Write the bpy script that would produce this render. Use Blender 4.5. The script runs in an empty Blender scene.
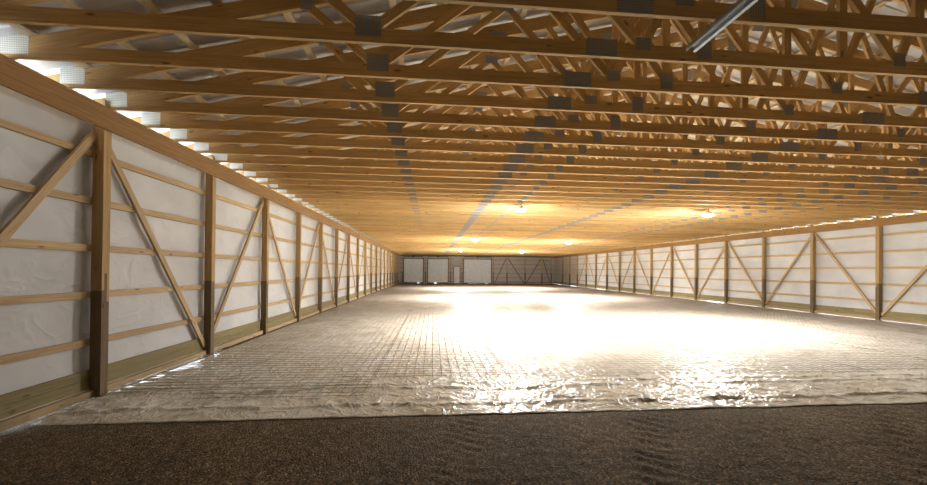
import bpy, math, random
from mathutils import Vector, Matrix, noise
random.seed(7)
S = bpy.context.scene
C = S.collection

# ------------------------------------------------------------------ measures (metres)
F_PX, YAW, PITCH, ROLL, PX, PY, HC = 369.12, 0.0834, 0.0071, 0.0094, 463.5, 268.11, 1.733
H = 3.868                      # top of the wall girders = underside of the trusses
XL, XR = -4.336, 16.785        # inner faces of the girders
YB = 50.70                     # back wall
YF = -1.2                      # front wall, behind the camera
CX = (XL + XR) / 2; HS = (XR - XL) / 2
PITCH_R = 0.25                 # roof slope 3:12
P1, BAY = 5.286, 2.44          # first post in view and the bay
ORD = ['zeroth','first','second','third','fourth','fifth','sixth','seventh','eighth','ninth','tenth','eleventh','twelfth',
       'thirteenth','fourteenth','fifteenth','sixteenth','seventeenth','eighteenth','nineteenth','twentieth','twenty-first',
       'twenty-second','twenty-third','twenty-fourth','twenty-fifth']

# ------------------------------------------------------------------ camera
fwd = Vector((math.sin(YAW)*math.cos(PITCH), math.cos(YAW)*math.cos(PITCH), math.sin(PITCH)))
rt = Vector((math.cos(YAW), -math.sin(YAW), 0)); up = rt.cross(fwd)
r2 = rt*math.cos(ROLL) + up*math.sin(ROLL); u2 = -rt*math.sin(ROLL) + up*math.cos(ROLL)
cam = bpy.data.cameras.new('camera'); co = bpy.data.objects.new('camera', cam); C.objects.link(co)
M = Matrix((r2, u2, -fwd)).transposed().to_4x4(); M.translation = (0, 0, HC); co.matrix_world = M
cam.sensor_width = 36; cam.lens = F_PX*36/927; cam.shift_y = (PY-242.5)/927; cam.shift_x = 0
cam.clip_start = 0.05; cam.clip_end = 500
S.camera = co
def ray(x, y):
    return (fwd + r2*((x-PX)/F_PX) - u2*((y-PY)/F_PX))
def on_z(x, y, z):
    d = ray(x, y); t = (z-HC)/d.z
    return Vector((0, 0, HC)) + d*t

# ------------------------------------------------------------------ materials
def new_mat(name):
    m = bpy.data.materials.new(name); m.use_nodes = True
    nt = m.node_tree; n = nt.nodes; n.clear()
    out = n.new('ShaderNodeOutputMaterial'); b = n.new('ShaderNodeBsdfPrincipled')
    nt.links.new(b.outputs[0], out.inputs[0])
    return m, nt, b
def nd(nt, t, **kw):
    x = nt.nodes.new(t)
    for k, v in kw.items():
        if k in x.inputs: x.inputs[k].default_value = v
        else: setattr(x, k, v)
    return x
def ramp(nt, src, stops):
    r = nt.nodes.new('ShaderNodeValToRGB'); e = r.color_ramp.elements
    while len(e) < len(stops): e.new(0.5)
    for i, (p, c) in enumerate(stops):
        e[i].position = p; e[i].color = (*c, 1) if len(c) == 3 else c
    nt.links.new(src, r.inputs[0]); return r.outputs[0]
def mix(nt, fac, a, b, mode='MIX'):
    m = nt.nodes.new('ShaderNodeMix'); m.data_type = 'RGBA'; m.blend_type = mode
    for s, v in ((0, fac), (6, a), (7, b)):
        if hasattr(v, 'is_output'): nt.links.new(v, m.inputs[s])
        else: m.inputs[s].default_value = v if s == 0 else (*v, 1)
    return m.outputs[2]
def mathn(nt, op, a, b=0.0, c=None):
    m = nt.nodes.new('ShaderNodeMath'); m.operation = op
    for i, v in enumerate((a, b) if c is None else (a, b, c)):
        if hasattr(v, 'is_output'): nt.links.new(v, m.inputs[i])
        else: m.inputs[i].default_value = v
    return m.outputs[0]
def bump(nt, b, h, strength=0.3, dist=0.01):
    bp = nd(nt, 'ShaderNodeBump', Strength=strength, Distance=dist)
    nt.links.new(h, bp.inputs['Height']); nt.links.new(bp.outputs[0], b.inputs['Normal'])

def wood(name, light, dark, knot, rough=0.7):
    m, nt, b = new_mat(name); L = nt.links.new
    uv = nd(nt, 'ShaderNodeUVMap'); oi = nd(nt, 'ShaderNodeObjectInfo')
    off = nd(nt, 'ShaderNodeCombineXYZ'); L(mathn(nt, 'MULTIPLY', oi.outputs['Random'], 37.0), off.inputs[0])
    add = nd(nt, 'ShaderNodeVectorMath', operation='ADD'); L(uv.outputs[0], add.inputs[0]); L(off.outputs[0], add.inputs[1])
    mp = nd(nt, 'ShaderNodeMapping'); mp.inputs['Scale'].default_value = (1.1, 26, 1); L(add.outputs[0], mp.inputs[0])
    g = nd(nt, 'ShaderNodeTexNoise', Scale=1.6, Detail=5.0, Roughness=0.6, Distortion=0.6); L(mp.outputs[0], g.inputs[0])
    col = ramp(nt, g.outputs[0], [(0.32, dark), (0.62, light)])
    # boards differ: low frequency tone along and across the boards
    mp2 = nd(nt, 'ShaderNodeMapping'); mp2.inputs['Scale'].default_value = (0.22, 1.3, 1); L(add.outputs[0], mp2.inputs[0])
    g2 = nd(nt, 'ShaderNodeTexNoise', Scale=1.0, Detail=2.0); L(mp2.outputs[0], g2.inputs[0])
    tone = mathn(nt, 'MULTIPLY_ADD', g2.outputs[0], 0.9, 0.55)
    tone = mathn(nt, 'ADD', tone, mathn(nt, 'MULTIPLY', oi.outputs['Random'], 0.22))
    cmb = nd(nt, 'ShaderNodeCombineColor')
    for i in range(3): L(tone, cmb.inputs[i])
    col = mix(nt, 1.0, col, cmb.outputs[0], 'MULTIPLY')
    mp3 = nd(nt, 'ShaderNodeMapping'); mp3.inputs['Scale'].default_value = (2.2, 7.5, 1); L(add.outputs[0], mp3.inputs[0])
    v = nd(nt, 'ShaderNodeTexVoronoi', Scale=1.0); L(mp3.outputs[0], v.inputs[0])
    kn = ramp(nt, v.outputs['Distance'], [(0.06, (1, 1, 1)), (0.13, (0, 0, 0))])
    col = mix(nt, mathn(nt, 'MULTIPLY', kn, 0.75), col, knot)
    L(col, b.inputs['Base Color']); b.inputs['Roughness'].default_value = rough
    bump(nt, b, g.outputs[0], 0.25, 0.003)
    return m
M_PINE = wood('pine_lumber', (0.60, 0.415, 0.19), (0.46, 0.29, 0.11), (0.09, 0.035, 0.012))
M_GIRD = wood('girder_lumber', (0.29, 0.155, 0.042), (0.20, 0.098, 0.022), (0.08, 0.03, 0.01))
M_GIRT = wood('girt_lumber', (0.49, 0.36, 0.20), (0.37, 0.25, 0.12), (0.10, 0.045, 0.02))
M_PURL = wood('purlin_lumber', (0.66, 0.56, 0.40), (0.52, 0.42, 0.27), (0.10, 0.045, 0.02))
M_POST = wood('post_lumber', (0.40, 0.27, 0.12), (0.29, 0.18, 0.07), (0.07, 0.03, 0.012))
M_TREAT = wood('treated_lumber', (0.17, 0.12, 0.06), (0.11, 0.072, 0.033), (0.03, 0.018, 0.01))
M_SKIRT = wood('treated_skirt', (0.23, 0.19, 0.085), (0.16, 0.125, 0.05), (0.06, 0.045, 0.02))
M_LEDGE = wood('ledge_lumber', (0.40, 0.30, 0.17), (0.29, 0.20, 0.10), (0.1, 0.05, 0.02))

def m_plate(name, ca, cb):
    m, nt, b = new_mat(name); L = nt.links.new
    uv = nd(nt, 'ShaderNodeUVMap'); w = []
    for axis, sc in ((0, 62), (1, 44)):
        sp = nd(nt, 'ShaderNodeSeparateXYZ'); L(uv.outputs[0], sp.inputs[0])
        f = mathn(nt, 'FRACT', mathn(nt, 'MULTIPLY', sp.outputs[axis], sc)); w.append(mathn(nt, 'GREATER_THAN', f, 0.42))
    slot = mathn(nt, 'MULTIPLY', w[0], w[1])
    col = mix(nt, mathn(nt, 'MULTIPLY', slot, 0.55), ca, cb)
    L(col, b.inputs['Base Color']); b.inputs['Metallic'].default_value = 0.35; b.inputs['Roughness'].default_value = 0.5
    bump(nt, b, slot, -0.5, 0.002); return m
M_PLATE = m_plate('galvanized_plate', (0.38, 0.39, 0.40), (0.13, 0.12, 0.11))
M_HEEL = m_plate('eave_lit_galvanized_plate', (0.80, 0.84, 0.82), (0.22, 0.22, 0.20))  # same plates in a lighter colour, eave daylight painted in

def m_metal(name, col, rough, metallic, nscale=3.0):
    m, nt, b = new_mat(name); L = nt.links.new
    tc = nd(nt, 'ShaderNodeTexCoord'); g = nd(nt, 'ShaderNodeTexNoise', Scale=nscale, Detail=4.0); L(tc.outputs['Object'], g.inputs[0])
    c = ramp(nt, g.outputs[0], [(0.3, tuple(x*0.86 for x in col)), (0.7, col)])
    L(c, b.inputs['Base Color']); b.inputs['Roughness'].default_value = rough; b.inputs['Metallic'].default_value = metallic
    return m
M_ROOF = m_metal('white_roof_steel', (0.60, 0.61, 0.63), 0.38, 0.25)
M_SIDING = m_metal('bare_grey_siding', (0.50, 0.47, 0.44), 0.5, 0.1)
M_GALV = m_metal('galvanized_steel', (0.42, 0.46, 0.50), 0.4, 0.8, 20)
M_DOOR = m_metal('white_door_panel', (0.84, 0.88, 0.88), 0.5, 0.0)
M_DARK = m_metal('dark_steel', (0.03, 0.03, 0.03), 0.5, 0.3)
M_WHITE = m_metal('white_painted_metal', (0.75, 0.76, 0.76), 0.45, 0.0)

def m_film():
    m, nt, b = new_mat('white_wall_film'); L = nt.links.new
    tc = nd(nt, 'ShaderNodeTexCoord')
    mp = nd(nt, 'ShaderNodeMapping'); mp.inputs['Scale'].default_value = (1, 0.9, 1.1); mp.inputs['Rotation'].default_value = (0.5, 0, 0)
    L(tc.outputs['Object'], mp.inputs[0])
    g = nd(nt, 'ShaderNodeTexNoise', Scale=2.2, Detail=2.5, Distortion=0.7); L(mp.outputs[0], g.inputs[0])
    rd = mathn(nt, 'POWER', mathn(nt, 'MAXIMUM', mathn(nt, 'SUBTRACT', 1.0, mathn(nt, 'ABSOLUTE', mathn(nt, 'MULTIPLY_ADD', g.outputs[0], 5.0, -2.5))), 0.0), 3.0)
    g2 = nd(nt, 'ShaderNodeTexNoise', Scale=0.9, Detail=3.0); L(tc.outputs['Object'], g2.inputs[0])
    c = ramp(nt, g2.outputs[0], [(0.3, (0.50, 0.515, 0.53)), (0.65, (0.61, 0.625, 0.64))])
    L(c, b.inputs['Base Color']); b.inputs['Roughness'].default_value = 0.42
    b.inputs['Specular IOR Level'].default_value = 0.35
    bump(nt, b, mathn(nt, 'ADD', rd, mathn(nt, 'MULTIPLY', g.outputs[0], 1.5)), 0.22, 0.02); return m
M_FILM = m_film()

def m_plastic():
    m, nt, b = new_mat('plastic_sheeting'); L = nt.links.new
    tc = nd(nt, 'ShaderNodeTexCoord')
    g = nd(nt, 'ShaderNodeTexNoise', Scale=1.3, Detail=5.0, Distortion=1.5); L(tc.outputs['Object'], g.inputs[0])
    c = ramp(nt, g.outputs[0], [(0.3, (0.47, 0.43, 0.34)), (0.68, (0.64, 0.61, 0.54))])
    # browner bands lying across the sheet, broken up by noise
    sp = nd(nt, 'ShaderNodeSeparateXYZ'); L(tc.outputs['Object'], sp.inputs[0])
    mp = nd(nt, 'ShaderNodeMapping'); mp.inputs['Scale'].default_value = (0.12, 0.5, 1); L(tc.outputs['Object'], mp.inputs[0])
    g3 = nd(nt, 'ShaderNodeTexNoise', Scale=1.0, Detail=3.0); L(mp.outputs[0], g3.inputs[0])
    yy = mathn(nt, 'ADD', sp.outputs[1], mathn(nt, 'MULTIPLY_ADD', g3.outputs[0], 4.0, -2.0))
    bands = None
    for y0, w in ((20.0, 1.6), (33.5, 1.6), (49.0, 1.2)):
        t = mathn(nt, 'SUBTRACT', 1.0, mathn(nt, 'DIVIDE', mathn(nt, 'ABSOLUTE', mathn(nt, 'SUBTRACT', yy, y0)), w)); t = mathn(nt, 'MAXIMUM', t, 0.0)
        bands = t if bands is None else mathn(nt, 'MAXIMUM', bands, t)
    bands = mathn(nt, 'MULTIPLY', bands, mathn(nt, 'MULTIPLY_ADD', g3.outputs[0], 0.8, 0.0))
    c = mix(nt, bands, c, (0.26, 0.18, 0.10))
    L(c, b.inputs['Base Color']); b.inputs['Roughness'].default_value = 0.17
    b.inputs['Specular IOR Level'].default_value = 0.22
    g2 = nd(nt, 'ShaderNodeTexNoise', Scale=5.0, Detail=4.0, Distortion=2.0); L(tc.outputs['Object'], g2.inputs[0])
    g4 = nd(nt, 'ShaderNodeTexNoise', Scale=3.2, Detail=3.0, Distortion=1.2); L(tc.outputs['Object'], g4.inputs[0])
    rd = mathn(nt, 'POWER', mathn(nt, 'MAXIMUM', mathn(nt, 'SUBTRACT', 1.0, mathn(nt, 'ABSOLUTE', mathn(nt, 'MULTIPLY_ADD', g4.outputs[0], 7.0, -3.5))), 0.0), 2.0)
    bump(nt, b, mathn(nt, 'ADD', mathn(nt, 'MULTIPLY', rd, 0.5), g2.outputs[0]), 0.6, 0.03); return m
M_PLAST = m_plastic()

def m_gravel():
    m, nt, b = new_mat('crushed_gravel'); L = nt.links.new
    tc = nd(nt, 'ShaderNodeTexCoord')
    v = nd(nt, 'ShaderNodeTexVoronoi', Scale=55.0); L(tc.outputs['Object'], v.inputs[0])
    g = nd(nt, 'ShaderNodeTexNoise', Scale=0.8, Detail=6.0); L(tc.outputs['Object'], g.inputs[0])
    c1 = ramp(nt, v.outputs['Color'], [(0.0, (0.042, 0.031, 0.017)), (0.65, (0.125, 0.095, 0.053)), (1.0, (0.34, 0.27, 0.17))])
    c = mix(nt, 1.0, c1, ramp(nt, g.outputs[0], [(0.3, (0.7, 0.66, 0.6)), (0.7, (1.15, 1.1, 1.05))]), 'MULTIPLY')
    L(c, b.inputs['Base Color']); b.inputs['Roughness'].default_value = 0.9
    b.inputs['Specular IOR Level'].default_value = 0.2
    bump(nt, b, mathn(nt, 'ADD', mathn(nt, 'SUBTRACT', 1.0, v.outputs['Distance']), mathn(nt, 'MULTIPLY', g.outputs[0], 2.0)), 0.9, 0.012); return m
M_GRAV = m_gravel()
M_RUST = m_metal('rusty_wire', (0.11, 0.065, 0.038), 0.55, 0.3)
M_OUT = m_metal('pale_outdoor_ground', (0.7, 0.7, 0.7), 0.9, 0.0)
def m_emit(name, col, st):
    m = bpy.data.materials.new(name); m.use_nodes = True; nt = m.node_tree; nt.nodes.clear()
    e = nt.nodes.new('ShaderNodeEmission'); o = nt.nodes.new('ShaderNodeOutputMaterial'); nt.links.new(e.outputs[0], o.inputs[0])
    e.inputs[0].default_value = (*col, 1); e.inputs[1].default_value = st; return m
M_LAMP = m_emit('lamp_lens', (1.0, 0.975, 0.94), 1900.0)

# ------------------------------------------------------------------ mesh building
class MB:
    def __init__(s): s.v = []; s.f = []; s.uv = []; s.m = []
    def face(s, idx, uvs, mat=0): s.f.append(idx); s.uv += uvs; s.m.append(mat)
    def hexa(s, P, L, w, h, mat=0):
        """P: 8 corners, 0-3 at one end, 4-7 at the other; L,w,h the sizes used for the grain"""
        n = len(s.v); s.v += [tuple(p) for p in P]; a, b = random.uniform(0, 50), random.uniform(0, 50)
        d = [w, h, w, h]; acc = b
        for i in range(4):
            j = (i+1) % 4
            s.face((n+i, n+j, n+4+j, n+4+i), [(a, acc), (a, acc+d[i]), (a+L, acc+d[i]), (a+L, acc)], mat); acc += d[i]
        s.face((n+3, n+2, n+1, n), [(a, b), (a+.04, b), (a+.04, b+h), (a, b+h)], mat)
        s.face((n+4, n+5, n+6, n+7), [(a, b), (a+.04, b), (a+.04, b+h), (a, b+h)], mat)
    def beam(s, p0, p1, w, h, hint=(0, 0, 1), mat=0):
        p0, p1 = Vector(p0), Vector(p1); d = (p1-p0); L = d.length; d.normalize(); hv = Vector(hint)
        sd = d.cross(hv).normalized(); u = sd.cross(d).normalized()
        q = [(-1, -1), (1, -1), (1, 1), (-1, 1)]
        P = [p0+sd*(a*w/2)+u*(b*h/2) for a, b in q]+[p1+sd*(a*w/2)+u*(b*h/2) for a, b in q]
        s.hexa(P, L, w, h, mat)
    def box(s, a, b, mat=0):       # axis-aligned, grain along its longest side
        (x0, y0, z0), (x1, y1, z1) = a, b; dx, dy, dz = x1-x0, y1-y0, z1-z0; m = max(dx, dy, dz)
        cx, cy, cz = (x0+x1)/2, (y0+y1)/2, (z0+z1)/2
        if m == dy: s.beam((cx, y0, cz), (cx, y1, cz), dx, dz, mat=mat)
        elif m == dx: s.beam((x0, cy, cz), (x1, cy, cz), dy, dz, mat=mat)
        else: s.beam((cx, cy, z0), (cx, cy, z1), dx, dy, (0, 1, 0), mat)
    def poly_y(s, pts, y0, y1, mat=0):   # polygon in x,z extruded along y
        n = len(s.v); k = len(pts); a = random.uniform(0, 50)
        s.v += [(x, y0, z) for x, z in pts]+[(x, y1, z) for x, z in pts]
        s.face(tuple(range(n, n+k)), [(a+x, a+z) for x, z in pts], mat)
        s.face(tuple(range(n+2*k-1, n+k-1, -1)), [(a+x, a+z) for x, z in reversed(pts)], mat)
        for i in range(k):
            j = (i+1) % k; s.face((n+j, n+i, n+k+i, n+k+j), [(a, a), (a+.1, a), (a+.1, a+.04), (a, a+.04)], mat)
    def lathe(s, c, prof, seg=20, mat=0):    # prof: (r,z)
        n = len(s.v)
        for r, z in prof:
            for k in range(seg):
                t = 2*math.pi*k/seg; s.v.append((c[0]+r*math.cos(t), c[1]+r*math.sin(t), c[2]+z))
        for i in range(len(prof)-1):
            for k in range(seg):
                j = (k+1) % seg; q = (n+i*seg+k, n+i*seg+j, n+(i+1)*seg+j, n+(i+1)*seg+k)
                s.face(q, [(0, 0), (1, 0), (1, 1), (0, 1)], mat)
    def mesh(s, name, mats):
        me = bpy.data.meshes.new(name); me.from_pydata(s.v, [], s.f)
        for m in (mats if isinstance(mats, (list, tuple)) else [mats]): me.materials.append(m)
        ul = me.uv_layers.new(name='UVMap'); flat = [c for p in s.uv for c in p]; ul.data.foreach_set('uv', flat)
        me.polygons.foreach_set('material_index', s.m); me.update(); return me
    def obj(s, name, mats, parent=None):
        return link(name, s.mesh(name, mats), parent)
def link(name, me, parent=None):
    o = bpy.data.objects.new(name, me); C.objects.link(o)
    if parent: o.parent = parent
    return o
def tag(o, label=None, cat=None, group=None, kind=None):
    if label: o['label'] = label
    if cat: o['category'] = cat
    if group: o['group'] = group
    if kind: o['kind'] = kind
    return o
def empty(name, loc=(0, 0, 0)):
    o = bpy.data.objects.new(name, None); C.objects.link(o); o.location = loc; o.empty_display_size = 0.2; return o
def grid(name, xs, ys, fn, mat, smooth=True):
    nx, ny = len(xs), len(ys); v = [fn(x, y) for y in ys for x in xs]
    f = [(j*nx+i, j*nx+i+1, (j+1)*nx+i+1, (j+1)*nx+i) for j in range(ny-1) for i in range(nx-1)]
    me = bpy.data.meshes.new(name); me.from_pydata(v, [], f); me.materials.append(mat)
    if smooth: me.polygons.foreach_set('use_smooth', [True]*len(f))
    me.update(); return me
def frange(a, b, st):
    n = max(1, round((b-a)/st)); return [a+(b-a)*i/n for i in range(n+1)]

# ------------------------------------------------------------------ the trusses
CH, TC, TH = 0.14, 0.185, 0.038
HE = 0.63
def under(u):      # height of the underside of the top chord above H, at distance u from the centre line
    return CH + (HS-HE-abs(u))*PITCH_R
TCV = TC*math.sqrt(1+PITCH_R**2)
def roof_z(u): return H + under(u) + TCV
B = [-6.85, -4.15, -3.50, -1.30, 0.0]
HALF = [(-6.85, -7.62), (-6.85, -5.30), (-4.15, -5.30), (-4.15, -3.30), (-3.50, -4.55), (-3.50, -3.50), (-1.95, -1.95), (-1.30, -2.75), (-1.30, -0.25)]
WEBS = HALF + [(-a, -b) for a, b in HALF]
# plates: (u, z above H, width, height)
def t_pl(u, w=.20, h=.13): return (u, under(u)+.02, w, h)
PLATES = [(-4.58, .088, .32, .17), (0.0, .088, .34, .17), (5.32, .083, .30, .16),
          (-6.85, .155, .24, .19), (6.85, .155, .24, .19), (-4.15, .15, .16, .12), (4.15, .10, .28, .16), (-3.50, .125, .15, .19), (3.50, .14, .15, .18),
          (-1.30, .15, .14, .14), (1.30, .15, .14, .14),
          t_pl(-5.3), t_pl(5.3), t_pl(-7.62, .12, .1), t_pl(7.62, .12, .1), t_pl(-3.3), t_pl(3.3), t_pl(-1.1, .16, .12), t_pl(1.1, .16, .12), (0, under(0)+.02, .26, .2)]
HEEL = [(-HS+.06, .135, .27, .20), (HS-.06, .135, .27, .20)]
OV = 0.42
def b_bottom(mb):
    cuts = [-HS, -4.58, 0.0, 5.32, HS]
    for a, b in zip(cuts, cuts[1:]): mb.box((a+.002, -TH/2, H), (b-.002, TH/2, H+CH))
def b_top(mb, s):
    u0, u1 = HS+OV, 0.0
    pts = [(s*u0, H+under(u0)), (0.0, H+under(0)), (0.0, H+under(0)+TCV), (s*u0, H+under(u0)+TCV)]
    n = 3
    for i in range(n):
        ua = u0*(1-i/n); ub = u0*(1-(i+1)/n)
        P = []
        for u in (ua, ub):
            z = H+under(u); P += [(s*u, -TH/2, z), (s*u, TH/2, z), (s*u, TH/2, z+TCV), (s*u, -TH/2, z+TCV)]
        mb.hexa(P, abs(ua-ub), TH, TC)
def b_heel(mb, s):     # the wedge between bottom chord and top chord at the wall
    pts = [(s*(HS), H+CH), (s*(HS-HE), H+CH), (s*(HS), H+under(HS)+.001)]
    z1 = H+CH
    mb.poly_y([(s*HS, H+CH), (s*HS, H+CH+.13), (s*(HS-.33), H+CH+.10), (s*(HS-HE-.05), H+CH)], -TH/2+.001, TH/2-.001)
def b_web(mb, ub, ut):
    zt = H+under(ut)+.03; zb = H+CH-.03
    mb.beam((ub, 0, zb), (ut, 0, zt), TH-.004, .089, (1, 0, 0) if ub == ut else (0, 0, 1))
def b_plate(mb, p):
    u, z, w, h = p
    for y in (-TH/2-.0015, TH/2+.0015): 
        n = len(mb.v); mb.box((u-w/2, y-.0015, H+z-h/2), (u+w/2, y+.0015, H+z+h/2))
def parts():
    L = []
    def add(name, fn, mat):
        mb = MB(); fn(mb); L.append((name, mb, mat))
    add('bottom_chord', b_bottom, M_PINE)
    for s in (-1, 1):
        add('top_chord', lambda m: b_top(m, s), M_PINE); add('heel_wedge', lambda m: b_heel(m, s), M_PINE)
    for ub, ut in WEBS: add('web', lambda m: b_web(m, ub, ut), M_PINE)
    for p in PLATES+HEEL: add('connector_plate', lambda m: b_plate(m, p), M_HEEL if p in HEEL else M_PLATE)
    return L
NEAR, TSP = 22, 0.61
T0Y = 3.53 - 2*TSP
base = [[(n, mb.mesh(n, mat)) for n, mb, mat in parts()] for _ in range(3)]
whole = []
for _ in range(4):
    big = MB()
    for n, mb, mat in parts():
        k = len(big.v); big.v += mb.v; big.f += [tuple(i+k for i in f) for f in mb.f]; big.uv += mb.uv; big.m += [{M_PINE: 0, M_PLATE: 1, M_HEEL: 2}[mat]]*len(mb.f)
    whole.append(big.mesh('roof_truss', [M_PINE, M_PLATE, M_HEEL]))
nt_ = int((YB-.15-T0Y)/TSP)+1
for k in range(nt_):
    y = T0Y+k*TSP
    if k < NEAR:
        t = empty('roof_truss', (CX, y, 0))
        for n, me in base[k % 3]:
            link(n, me, t)
    else:
        t = link('roof_truss', whole[k % 4]); t.location = (CX, y, 0)
    if k == 0: lab = 'pine roof truss nearest the camera, above the top edge of the photo'
    elif k < NEAR: lab = f'pine roof truss with steel plates, {ORD[k]} behind the nearest truss'
    else: lab = 'distant pine roof truss, bottom chord merging into the glowing ceiling towards back wall'
    tag(t, lab, 'roof truss', 'pine roof trusses')

# ------------------------------------------------------------------ roof: steel panels and purlins
PU = 0.038
us = frange(0.18, HS+OV-.05, 0.61)
for s, nm in ((-1, 'left'), (1, 'right')):
    for i, u in enumerate(reversed(us)):
        z = roof_z(u)+PU/2+.001; mb = MB()
        for a, b in ((YF, 12.0), (12.0, 24.2), (24.2, 36.4), (36.4, YB)):
            mb.beam((CX+s*u, a+.002, z), (CX+s*u, b-.002, z), .089, PU, (s*PITCH_R, 0, 1))
        o = mb.obj('roof_purlin', M_PURL)
        lab = f'long flat purlin under the roof steel, {ORD[i+1]} up from the {nm} eave'
        tag(o, lab, 'purlin', 'lengthwise roof purlins')
v = []; f = []; prof = []
y = YF-.3
while y < YB+.3:
    prof += [(y, 0), (y+.19, 0), (y+.205, .02), (y+.225, .02)]; y += .24
prof.append((y, 0)); n = len(prof); E = HS+OV+.06
lines = [(-E,), (0,), (E,)]
for (u,) in lines:
    for yy, dz in prof: v.append((CX+u, yy, roof_z(u)+PU+.004+dz))
for r in range(2):
    for i in range(n-1): f.append((r*n+i, r*n+i+1, (r+1)*n+i+1, (r+1)*n+i))
me = bpy.data.meshes.new('ceiling'); me.from_pydata(v, [], f); me.materials.append(M_ROOF); tag(link('ceiling', me), kind='structure')
# fascia boards at the eaves
for s, nm in ((-1, 'left'), (1, 'right')):
    mb = MB(); u = HS+OV; mb.box((CX+s*u-.015, YF, roof_z(u)-.10), (CX+s*u+.015, YB, roof_z(u)-.002)); tag(mb.obj(f'trim_{1 if s<0 else 2}', M_WHITE), kind='structure')

# ------------------------------------------------------------------ side walls
GT, PD, PW = 0.038, 0.14, 0.114
def side(s, nm):
    xin = XL if s < 0 else XR           # girder inner face
    X = lambda d: xin+s*d               # d metres outwards
    def bx(mb, d0, d1, y0, y1, z0, z1, mat=0):
        a, b = sorted((X(d0), X(d1))); mb.box((a, y0, z0), (b, y1, z1), mat)
    # ribbed siding
    prof = []; y = YF
    while y < YB+.1: prof += [(y, 0), (y+.18, 0), (y+.2, .018), (y+.22, .018)]; y += .24
    top = roof_z(HS)-.12-.13
    v = []; f = []; d0 = GT+PD+GT+.035
    def leak(yy):
        q = noise.noise(Vector((yy*.45, s*11.3, 2)))
        return .03 if (s < 0 and 4.2 < yy < 8.4) or (yy > 9 and q > .38) else -.06
    for z in (0, H-.10):
        for yy, dd in prof: v.append((X(d0+dd), yy, z if z else leak(yy)))
    n = len(prof)
    for i in range(n-1): f.append((i, i+1, n+i+1, n+i))
    me = bpy.data.meshes.new('wall'); me.from_pydata(v, [], f); me.materials.append(M_SIDING); tag(link(f'wall_{nm}', me), kind='structure')
    # white film behind the girts, billowing a little between them
    dg = GT+PD+GT+.004
    girts = [0.74, 1.365, 1.99, 2.615, 3.24]
    def fn(yy, z):
        c = abs(math.sin(math.pi*((z-.74) % .625)/.625)) if z > .5 else .6
        q = noise.noise(Vector((yy*1.1, z*2.3, s*7)))+.5*noise.noise(Vector((yy*3.1+z*2, z*3.3-yy, s*9)))
        p = abs(math.sin(math.pi*((yy-P1) % BAY)/BAY))
        return (X(dg+.012+c*(.006+.018*q)*(.4+.6*p)), yy, z)
    g = grid('film', frange(YF+.2, 42.2, .085), frange(.06, H-.10, .07), fn, M_FILM)
    tag(link('wall_film', g), f'wrinkled white plastic film covering the {nm} wall behind its girts', 'wall film', 'white wall films')
    # girts
    for i, z in enumerate(girts):
        mb = MB(); y = YF+.1; k = i % 2
        while y < YB-.1:
            y2 = min(P1+BAY*(math.floor((y-P1)/BAY+.01)+1+k), YB-.1); k = 1
            bx(mb, GT+PD+.001, GT+PD+GT, y+.002, y2-.002, z-.044+random.uniform(-.006, .006), z+.044); y = y2
        tag(mb.obj('wall_girt', M_GIRT), f'horizontal girt nailed along the {nm} wall, {ORD[i+1]} row up from the floor', 'wall girt', f'girts of the {nm} wall')
    # skirt board and ledge board
    mb = MB()
    for j in range(11):
        a = YF+.1+j*4.88; b = min(a+4.88, YB-.1)
        if b > a: bx(mb, GT+PD+.001, GT+PD+GT, a+.002, b-.002, .12, .25); bx(mb, GT+PD+.001, GT+PD+GT, a+.002, b-.002, .253, .37)
    tag(mb.obj('skirt_board', M_SKIRT), f'greenish treated skirt board along the bottom of the {nm} wall', 'skirt board', 'treated skirt boards')
    mb = MB(); y = YF+.1
    while y < YB-.2:
        y2 = y+.4; z0 = .012+.02*max(0, noise.noise(Vector((y*.6, s*3, 0)))); z1 = .012+.02*max(0, noise.noise(Vector((y2*.6, s*3, 0))))
        a, b = X(PD-.03), X(PD+GT-.0)
        e = .020 if (s < 0 and 5.6 < y < 8.2) else .004
        P = [(a, y, z0+e), (b, y, z0+e), (b, y, .11), (a, y, .11), (a, y2, z1+e), (b, y2, z1+e), (b, y2, .11), (a, y2, .11)]
        mb.hexa(P, .4, .04, .1); y = y2
    tag(mb.obj('grade_board', M_LEDGE), f'pale lower board along the foot of the {nm} wall, light leaking under it', 'board', 'lower grade boards')
    # girder
    mb = MB(); y = YF+.1; k = 0
    while y < YB-.1:
        y2 = min(P1+BAY*(math.floor((y-P1)/BAY+.01)+2), YB-.1)
        bx(mb, 0, GT, y+.002, y2-.002, H-.300, H); y = y2
    tag(mb.obj('wall_girder', M_GIRD), f'deep orange-brown girder board along the top of the {nm} wall', 'girder', 'wall top girders')
    # posts
    first = 0 if s < 0 else 2
    for i in range(first, 19):
        yp = P1+BAY*(i-1)+.0
        up_, lo = MB(), MB()
        for j in range(3):
            a = yp+j*.038; zs = 1.45+random.uniform(-.2, .2)*(1 if j else .3)
            bx(up_, GT+.001, GT+PD, a+.0008, a+.0372, zs, H+.11-(.02*j))
            bx(lo, GT+.001, GT+PD, a+.0006, a+.0374, -.05, zs-.002)
        p = up_.obj('wall_post', M_POST); lo = lo.obj('treated_base', M_TREAT, p); lo['label'] = 'darker treated lower end of the post'
        if s < 0: lab = ('laminated wood post on the left wall just outside the left edge of the photo' if i == 0 else
                         f'laminated wood post on the left wall, {ORD[i]} from the left edge of the photo')
        else: lab = ('laminated wood post on the right wall, out of frame nearest the camera' if i == 2 else
                     'laminated wood post on the right wall just past the right edge of the photo' if i == 3 else
                     f'laminated wood post on the right wall, {ORD[i-3]} in from the right edge of the photo')
        tag(p, lab, 'wall post', f'{nm} wall posts')
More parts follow.
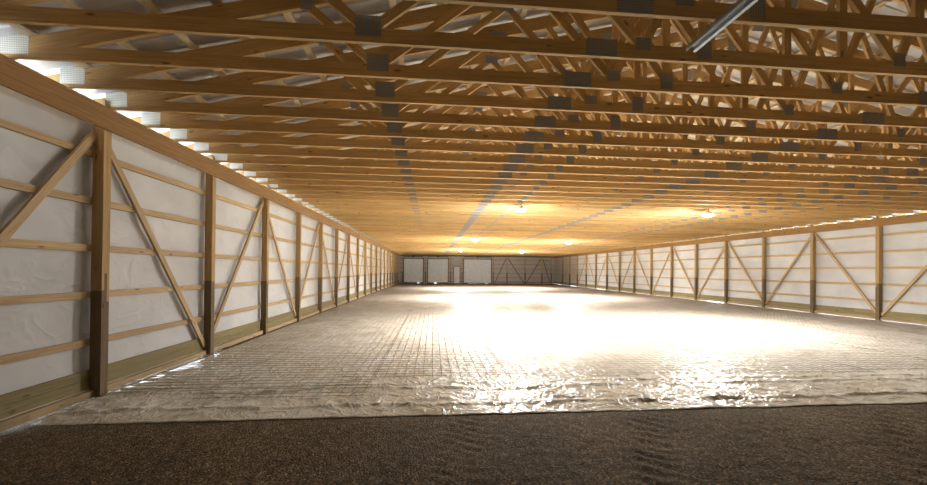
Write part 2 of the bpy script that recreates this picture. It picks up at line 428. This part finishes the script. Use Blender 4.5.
    # diagonal braces, tops at the odd posts
    first = 0 if s < 0 else 2
    for i in range(first, 18):
        ya = P1+BAY*(i-1)+PW; yb = P1+BAY*i; mb = MB(); xx = X(GT+PD-.021)
        zt, zb = H-.36, .20
        a, b = ((xx, ya, zt), (xx, yb, zb)) if i % 2 else ((xx, ya, zb), (xx, yb, zt))
        mb.beam(a, b, .038, .089, (0, 0, 1))
        w = 'falling away' if i % 2 else 'rising away'
        if s < 0: pos = 'in the bay cut by the left photo edge' if i == 0 else f'between {ORD[i]} and {ORD[i+1]} posts from left'
        else: pos = ('out of frame' if i == 2 else 'cut by the right photo edge' if i == 3 else f'between {ORD[i-3]} and {ORD[i-2]} posts from right edge')
        tag(mb.obj('diagonal_brace', M_GIRT), f'{nm} wall diagonal brace {w}, {pos}', 'diagonal brace', f'{nm} wall braces')
side(-1, 'left'); side(1, 'right')

# ------------------------------------------------------------------ back and front walls
def nz0(x, y): return noise.noise(Vector((x, y, 0)))+.12
def bxx(px): return XL + (px-402.0)/150.6*(XR-XL)
doors = [(bxx(405.2), bxx(423.6), 3.28), (bxx(428.4), bxx(447.9), 3.28), (bxx(453.2), bxx(459.8), 2.36), (bxx(463.5), bxx(490.5), 3.30)]
xs0, xs1 = XL-.25, XR+.25
mb = MB(); x = xs0
for (a, b, z) in doors:
    mb.box((x, YB+.02, -.05), (a, YB+.05, H+.15)); mb.box((a, YB+.02, z), (b, YB+.05, H+.15)); x = b
mb.box((x, YB+.02, -.05), (xs1, YB+.05, H+.15))
mb.poly_y([(xs0, H+.15), (xs1, H+.15), (CX, roof_z(0)+PU)], YB+.02, YB+.05)
tag(mb.obj('wall_back', M_SIDING), kind='structure')
mb = MB(); mb.box((xs0, YF-.05, 0), (xs1, YF, H+.15)); mb.poly_y([(xs0, H+.15), (xs1, H+.15), (CX, roof_z(0)+PU)], YF-.05, YF)
tag(mb.obj('wall_front', M_TREAT), kind='structure')
dl = ['leftmost', 'second', '', 'widest']
for i, (a, b, z) in enumerate(doors):
    if i == 2:
        d = MB(); d.box((a+.07, YB-.05, .01), (b-.07, YB+.0, z-.07)); o = d.obj('door_3', M_WHITE); tag(o, kind='structure')
        h = MB(); h.lathe((a+.16, YB-.1, 1.05), [(0, -.03), (.03, -.02), (.03, .02), (0, .03)], 10); h.obj('door_handle', M_GALV, o)
        fr = MB(); fr.box((a-.02, YB-.09, 0), (a+.07, YB+.02, z)); fr.box((b-.07, YB-.09, 0), (b+.02, YB+.02, z)); fr.box((a-.02, YB-.09, z-.07), (b+.02, YB+.02, z+.03)); fr.obj('door_frame', M_TREAT, o)
        continue
    d = MB(); n = 6; d.box((a-.01, YB-.02, .05), (b+.01, YB+.0, z+.03))
    for k in range(n):
        z0 = .10+k*(z-.10)/n; z1 = .10+(k+1)*(z-.10)/n
        d.box((a+.0, YB-.06, z0+.006), (b-.0, YB-.015, z1-.006))
    o = d.obj(f'door_{i+1}', M_DOOR); tag(o, kind='structure')
    if i == 3:
        for cxk in (.35, .65):
            for k in range(n):
                hb = MB(); xk = a+(b-a)*cxk; zk = .10+(k+.5)*(z-.10)/n; hb.box((xk-.05, YB-.075, zk-.09), (xk+.05, YB-.061, zk+.09)); hb.obj('hinge_plate', M_WHITE, o)
    sl = MB(); xk = a
    while xk < b:
        x2 = min(xk+.3, b); sl.box((xk, YB-.04, max(.0, .045*nz0(xk*1.7, i*5))), (x2, YB-.02, .11)); xk = x2
    sl.obj('door_seal', M_DARK, o)
    fr = MB()
    fr.box((a-.09, YB-.09, 0), (a+.02, YB+.02, z+.25)); fr.box((b-.02, YB-.09, 0), (b+.09, YB+.02, z+.25))
    fr.box((a-.09, YB-.1, z), (b+.09, YB-.01, z+.11)); fr.obj('door_frame', M_TREAT, o)
    sh = MB(); sh.beam((a, YB-.25, z+.32), (b, YB-.25, z+.32), .07, .07); sh.box(((a+b)/2-.12, YB-.33, z+.24), ((a+b)/2+.12, YB-.18, z+.40)); sh.obj('spring_shaft', M_DARK, o)
# back wall posts
bp = [(XL+.30, 'in the left corner'), (bxx(426), 'between the two left overhead doors'), (bxx(450.3), 'between second overhead door and small door'),
      (bxx(461.7), 'between the small door and the widest door'), (bxx(492.5), 'right beside the widest door'), (bxx(506.4), 'second to the right of the widest door'),
      (bxx(524.6), 'third to the right of the widest door'), (bxx(541.6), 'last before the right corner'), (XR-.2, 'in the right corner')]
for x, w in bp:
    mb = MB(); lo = MB()
    for j in range(3):
        mb.box((x-.057+j*.038, YB-.20, 1.42+.1*j), (x-.0195+j*.038, YB-.062, H-.005)); lo.box((x-.057+j*.038, YB-.20, -.05), (x-.0195+j*.038, YB-.062, 1.418+.1*j))
    p = mb.obj('wall_post', M_GIRT); lo.obj('treated_base', M_TREAT, p)
    tag(p, f'dark wood post on the back wall, {w}', 'wall post', 'back wall posts')
segs = [(xs0+.2, doors[0][0]-.1, 'in the left corner'), (doors[0][1]+.1, doors[1][0]-.1, 'between the overhead doors'), (doors[1][1]+.1, doors[2][0]-.05, 'left of the small door'),
        (doors[2][1]+.05, doors[3][0]-.1, 'right of the small door'), (doors[3][1]+.1, xs1-.2, 'right of the widest door')]
for i, z in enumerate([0.22, .83, 1.44, 2.05, 2.66, 3.27]):
    for a, b, w in segs:
        mb = MB(); mb.box((a, YB-.06, z-.045), (b, YB-.018, z+.045))
        tag(mb.obj('wall_girt', M_TREAT if i == 0 else M_LEDGE), f'back wall girt {w}, {ORD[i+1]} up from floor', 'wall girt', 'girts of the back wall')
mb = MB(); mb.box((xs0+.1, YB-.24, H-.19), (xs1-.1, YB-.202, H-.004)); tag(mb.obj('wall_girder', M_TREAT), 'dark header board across the top of the back wall', 'girder')
for (pa, pb, w) in (((494, .05), (505.5, 3.5), 'rising to the right just beside the widest door'), ((507.5, 3.5), (523.6, .05), 'falling to the right, second from the widest door'),
                    ((525.8, .05), (540.7, 3.5), 'rising to the right, third from the widest door'), ((542.6, 3.5), (550.0, .05), 'falling into the right corner')):
    mb = MB(); mb.beam((bxx(pa[0]), YB-.081, pa[1]), (bxx(pb[0]), YB-.081, pb[1]), .038, .1, (0, 0, 1))
    tag(mb.obj('diagonal_brace', M_TREAT), f'back wall diagonal brace {w}', 'diagonal brace', 'back wall braces')

# ------------------------------------------------------------------ ground
def nz(x, y, s=0.0): return noise.noise(Vector((x, y, s)))
Ea, Eb = on_z(50, 425.5, 0), on_z(927, 403, 0)
def edge_y(x): return Ea.y + (Eb.y-Ea.y)*(x-Ea.x)/(Eb.x-Ea.x)
def gravel(x, y):
    z = .012*nz(x*1.2, y*1.2) + .010*nz(x*9, y*9, 3) + .006*nz(x*23, y*23, 5)
    # tyre tracks: cleat ridges in two lanes running obliquely
    for c, dxdy, ph in ((2.2, .55, 0), (5.0, 1.2, 1.3), (0.3, .15, .4)):
        d = (x - c - (y-3.5)*dxdy); lane = math.exp(-(d/.24)**4)
        z += lane*.012*math.sin((y+.5*d+.05*nz(x*3,y*3,1)+ph)*2*math.pi/.14)*(.5+.5*nz(x*2, y*2, 8)) - lane*.008
    far = min(1, max(0, (edge_y(x)-y)/.25))
    return (x, y, z*far - (1-far)*.005)
xs = [-60, -30, -10] + [XL-.25] + frange(XL-.1, 9.5, .028) + frange(9.8, XR+.2, .5) + [30, 60]
ys = [YF-.1] + frange(0.6, 5.6, .028) + [6.2, 8, 20, YB+.1]
# interior floor only inside the walls
xs = [x for x in xs if XL-.3 <= x <= XR+.3]
tag(link('floor', grid('floor', xs, ys, gravel, M_GRAV)), kind='structure')
mb = MB(); z = -.03
for a, b in (((-60, -40), (XL-.2, 110)), ((XR+.2, -40), (80, 110)), ((XL-.2, YB+.1), (XR+.2, 110)), ((XL-.2, -40), (XR+.2, YF-.05))):
    n = len(mb.v); mb.v += [(a[0], a[1], z), (b[0], a[1], z), (b[0], b[1], z), (a[0], b[1], z)]; mb.face((n, n+1, n+2, n+3), [(0, 0)]*4)
tag(mb.obj('ground', M_OUT), kind='structure')
# plastic sheet
def folds(x, y):
    e = edge_y(x); t = y-e
    near = max(0, 1-t/2.6); q = nz(x*.6, y*.9, 2)
    w = 0
    # long fold lines across the width
    for k, (t0, h, wd) in enumerate(((.33, .030, .05), (.98, .028, .045), (1.22, .018, .03))):
        tt = t0+.13*nz(x*.5, k*9, 1)+.04*nz(x*2.1, k*5, 4)
        w += h*math.exp(-((t-tt)/wd)**2)*(.6+.8*abs(nz(x*.9, k*3, 6)))
    r = 1-abs(nz(x*2.2+1.5*nz(x, y, 9), y*2.6, 4))*2.5
    r2_ = 1-abs(nz(x*4.1+y*1.5, y*4.6-x, 14))*2.2
    w += near*(.018*max(0, r)**2+.012*max(0, r2_)**2)
    w += .004*nz(x*5, y*5, 3) + .006*max(0, r)
    return w*min(1, max(0.12, t/.35))*min(1, max(0, (4.2-t)/1.2))
def sheet(i, y):
    x = i; e = edge_y(x)
    yy = e + .03*nz(x*1.5, 0, 1) + .012*nz(x*7, 0, 2) + y
    yy = min(yy, YB-.12)
    z = .008 + (folds(x, yy) if y < 12 else .004)
    if y == 0: z = .002
    return (x, yy, z)
xs = frange(XL-.02, 12.0, .04) + frange(12.3, XR-.0, .3)
ys = [0, .012] + frange(.04, 2.6, .025) + frange(2.7, 6, .1) + frange(6.4, YB-4.0, .6)
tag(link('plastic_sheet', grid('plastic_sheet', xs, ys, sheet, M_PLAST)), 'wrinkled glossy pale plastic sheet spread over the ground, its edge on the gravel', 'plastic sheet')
# wire mesh rolls
GS = .152; WR = .0050
ya = on_z(369, 398, 0).y; yb_ = on_z(600, 377, 0).y; xseam = on_z(374, 381, 0).x
def roll(x0, cols, y0, label):
    mb = MB(); rows = int((YB-.9-y0)/GS)
    zo = .006*(cols % 2 or int(x0*10) % 2)
    def zz(x, y): return (.020+max(folds(x, y), folds(x, y+.03), folds(x, y-.03)) if y < 12.6 else .022) + zo
    def wire(p, q, r):
        d = (q-p); 
        n = len(mb.v); sd = Vector((d.y, -d.x, 0)).normalized()*r
        for a in (p, q): mb.v += [tuple(a-sd), tuple(a+Vector((0, 0, r*.45))), tuple(a+sd), tuple(a-Vector((0, 0, r*.45)))]
        for i in range(4): mb.face((n+i, n+(i+1) % 4, n+4+(i+1) % 4, n+4+i), [(0, 0)]*4)
    for c in range(cols+1):
        x = x0+c*GS; y = y0-.05
        while y < y0+rows*GS:
            st = .3 if y < 14 else 2.0; y2 = min(y+st, y0+rows*GS+.05)
            xa = x+.006*nz(x*3, y*.7, 3); xb = x+.006*nz(x*3, y2*.7, 3)
            wire(Vector((xa, y, zz(x, y))), Vector((xb, y2, zz(x, y2))), WR); y = y2
            if y >= y0+rows*GS+.05: break
    for r in range(rows+1):
        y = y0+r*GS; x = x0-.04; n = 6 if y < 14 else 1; st = (cols*GS+.08)/n
        dy = .02*nz(r*.37, x0, 2)
        for k in range(n):
            xa, xb = x+k*st, x+(k+1)*st
            wire(Vector((xa, y+dy*(k/n), zz(xa, y)+.004)), Vector((xb, y+dy*((k+1)/n), zz(xb, y)+.004)), WR)
    tag(mb.obj('wire_mesh', M_RUST), label, 'wire mesh', 'welded wire mesh rolls')
PITCHX = 2.17
wl = 'strip of square reinforcing wire mesh on the plastic'
roll(xseam-2*PITCHX+.9, 8, ya+.25, f'{wl}, narrow one along the left wall')
roll(xseam-PITCHX, 14, ya, f'{wl}, {ORD[2]} from the left wall')
x = xseam; i = 3
while x < XR-.5:
    cols = 14 if x+2.2 < XR-.2 else int((XR-.25-x)/GS)
    if cols > 2: roll(x, cols, yb_+.10*(i % 2), f'{wl}, {ORD[i]} from the left wall')
    x += PITCHX; i += 1

# ------------------------------------------------------------------ lamps
lz = H-.06
def lamp(x, y, label):
    t = empty('hanging_lamp', (x, y, lz-.12))
    a = MB(); a.lathe((0, 0, 0), [(.0, .13), (.05, .13), (.06, .08), (.13, .06), (.165, .0), (.155, .0), (.12, .05), (0, .055)], 24); a.obj('lamp_housing', M_WHITE, t)
    b = MB(); pr = [(.15*math.cos(k*math.pi/16), -.06*math.sin(k*math.pi/16)) for k in range(8)] + [(.001, -.06)]; b.lathe((0, 0, 0), pr, 24); b.obj('lamp_lens', M_LAMP, t)
    c = MB(); c.beam((0, 0, .13), (0, 0, .22), .012, .012, (0, 1, 0)); c.obj('hook', M_DARK, t)
    li = bpy.data.lights.new('lamp_light', 'SPOT'); li.energy = 5000 if y < 20 else 10000; li.color = (1.0, 0.975, 0.94); li.spot_size = math.radians(160); li.spot_blend = 1.0
    li.shadow_soft_size = .13; lo = bpy.data.objects.new('lamp_light', li); C.objects.link(lo); lo.parent = t; lo.location = (0, 0, -.16)
    tag(t, label, 'lamp', 'lamps under the trusses')
def at_lamp(px, py):
    p = on_z(px, py, lz-.14); return p.x, p.y
l1, l2 = at_lamp(521, 210.5), at_lamp(708.5, 215.5); l3, l4 = at_lamp(475.5, 240.5), at_lamp(568.5, 243)
lamp(*l1, 'bright round ceiling lamp, the nearer one left of the middle'); lamp(*l2, 'bright round ceiling lamp on the right, largest glow')
lamp(*l3, 'small far ceiling lamp left of the middle, above the back doors'); lamp(*l4, 'small far ceiling lamp on the right, near the right wall')
for (xa, ya_), (xb, yb2), w in ((l1, l3, 'left'), (l2, l4, 'right')):  # pair added to brighten the far end, continuing the even row spacing
    lamp(2*xb-xa, 2*yb2-ya_, f'tiny added ceiling lamp farthest back in the {w} row of lamps')
print('LAMPS', l1, l2, l3, l4, Ea, Eb, ya, yb_, xseam)

# ------------------------------------------------------------------ door track at the top right
e = on_z(690, 48.5, H-.075); d = (on_z(748, -3, H-.075)-e)
t = empty('door_track', e)
far = Vector((d.x*3.2, YF+.2-e.y, -.05)); u = far.normalized()
mb = MB(); prof = []
for k in range(15):
    a = math.radians(-40+k*260/14); prof.append((.042*math.cos(a), .042*math.sin(a)))
prof = [(.062, -.05)] + prof + [(-.05, -.035)]
inn = [(x*.9, z*.9) for x, z in prof]
sd = u.cross(Vector((0, 0, 1))).normalized(); upv = sd.cross(u)
n = len(prof)
for q in (Vector((0, 0, 0)), far):
    for x, z in prof+inn: mb.v.append(tuple(q+sd*x+upv*z))
def qf(a, b, c, d_): mb.face((a, b, c, d_), [(0, 0)]*4)
for i in range(n-1):
    qf(i, i+1, 2*n+i+1, 2*n+i); qf(n+i+1, n+i, 3*n+i, 3*n+i+1); qf(i+1, i, n+i, n+i+1)
mb.obj('track_channel', M_GALV, t)
hb = MB(); hp = u*.75; hb.box((hp.x-.06, hp.y-.02, hp.z-.03), (hp.x+.06, hp.y+.02, hp.z+.20)); hb.obj('hanger', M_DARK, t)
tag(t, 'shiny galvanized metal track hanging below the nearest trusses at the top right', 'metal track')

# ------------------------------------------------------------------ sky and colour
w = bpy.data.worlds.new('sky'); S.world = w; w.use_nodes = True
bg = w.node_tree.nodes['Background']; bg.inputs[0].default_value = (0.86, 0.94, 1.0, 1); bg.inputs[1].default_value = 22.0
S.view_settings.view_transform = 'Standard'; S.view_settings.look = 'None'; S.view_settings.gamma = 1.0
S.view_settings.use_curve_mapping = False; S.view_settings.exposure = 0.06
S.cycles.max_bounces = 10; S.cycles.diffuse_bounces = 6; S.cycles.glossy_bounces = 4
S.cycles.sample_clamp_indirect = 10.0
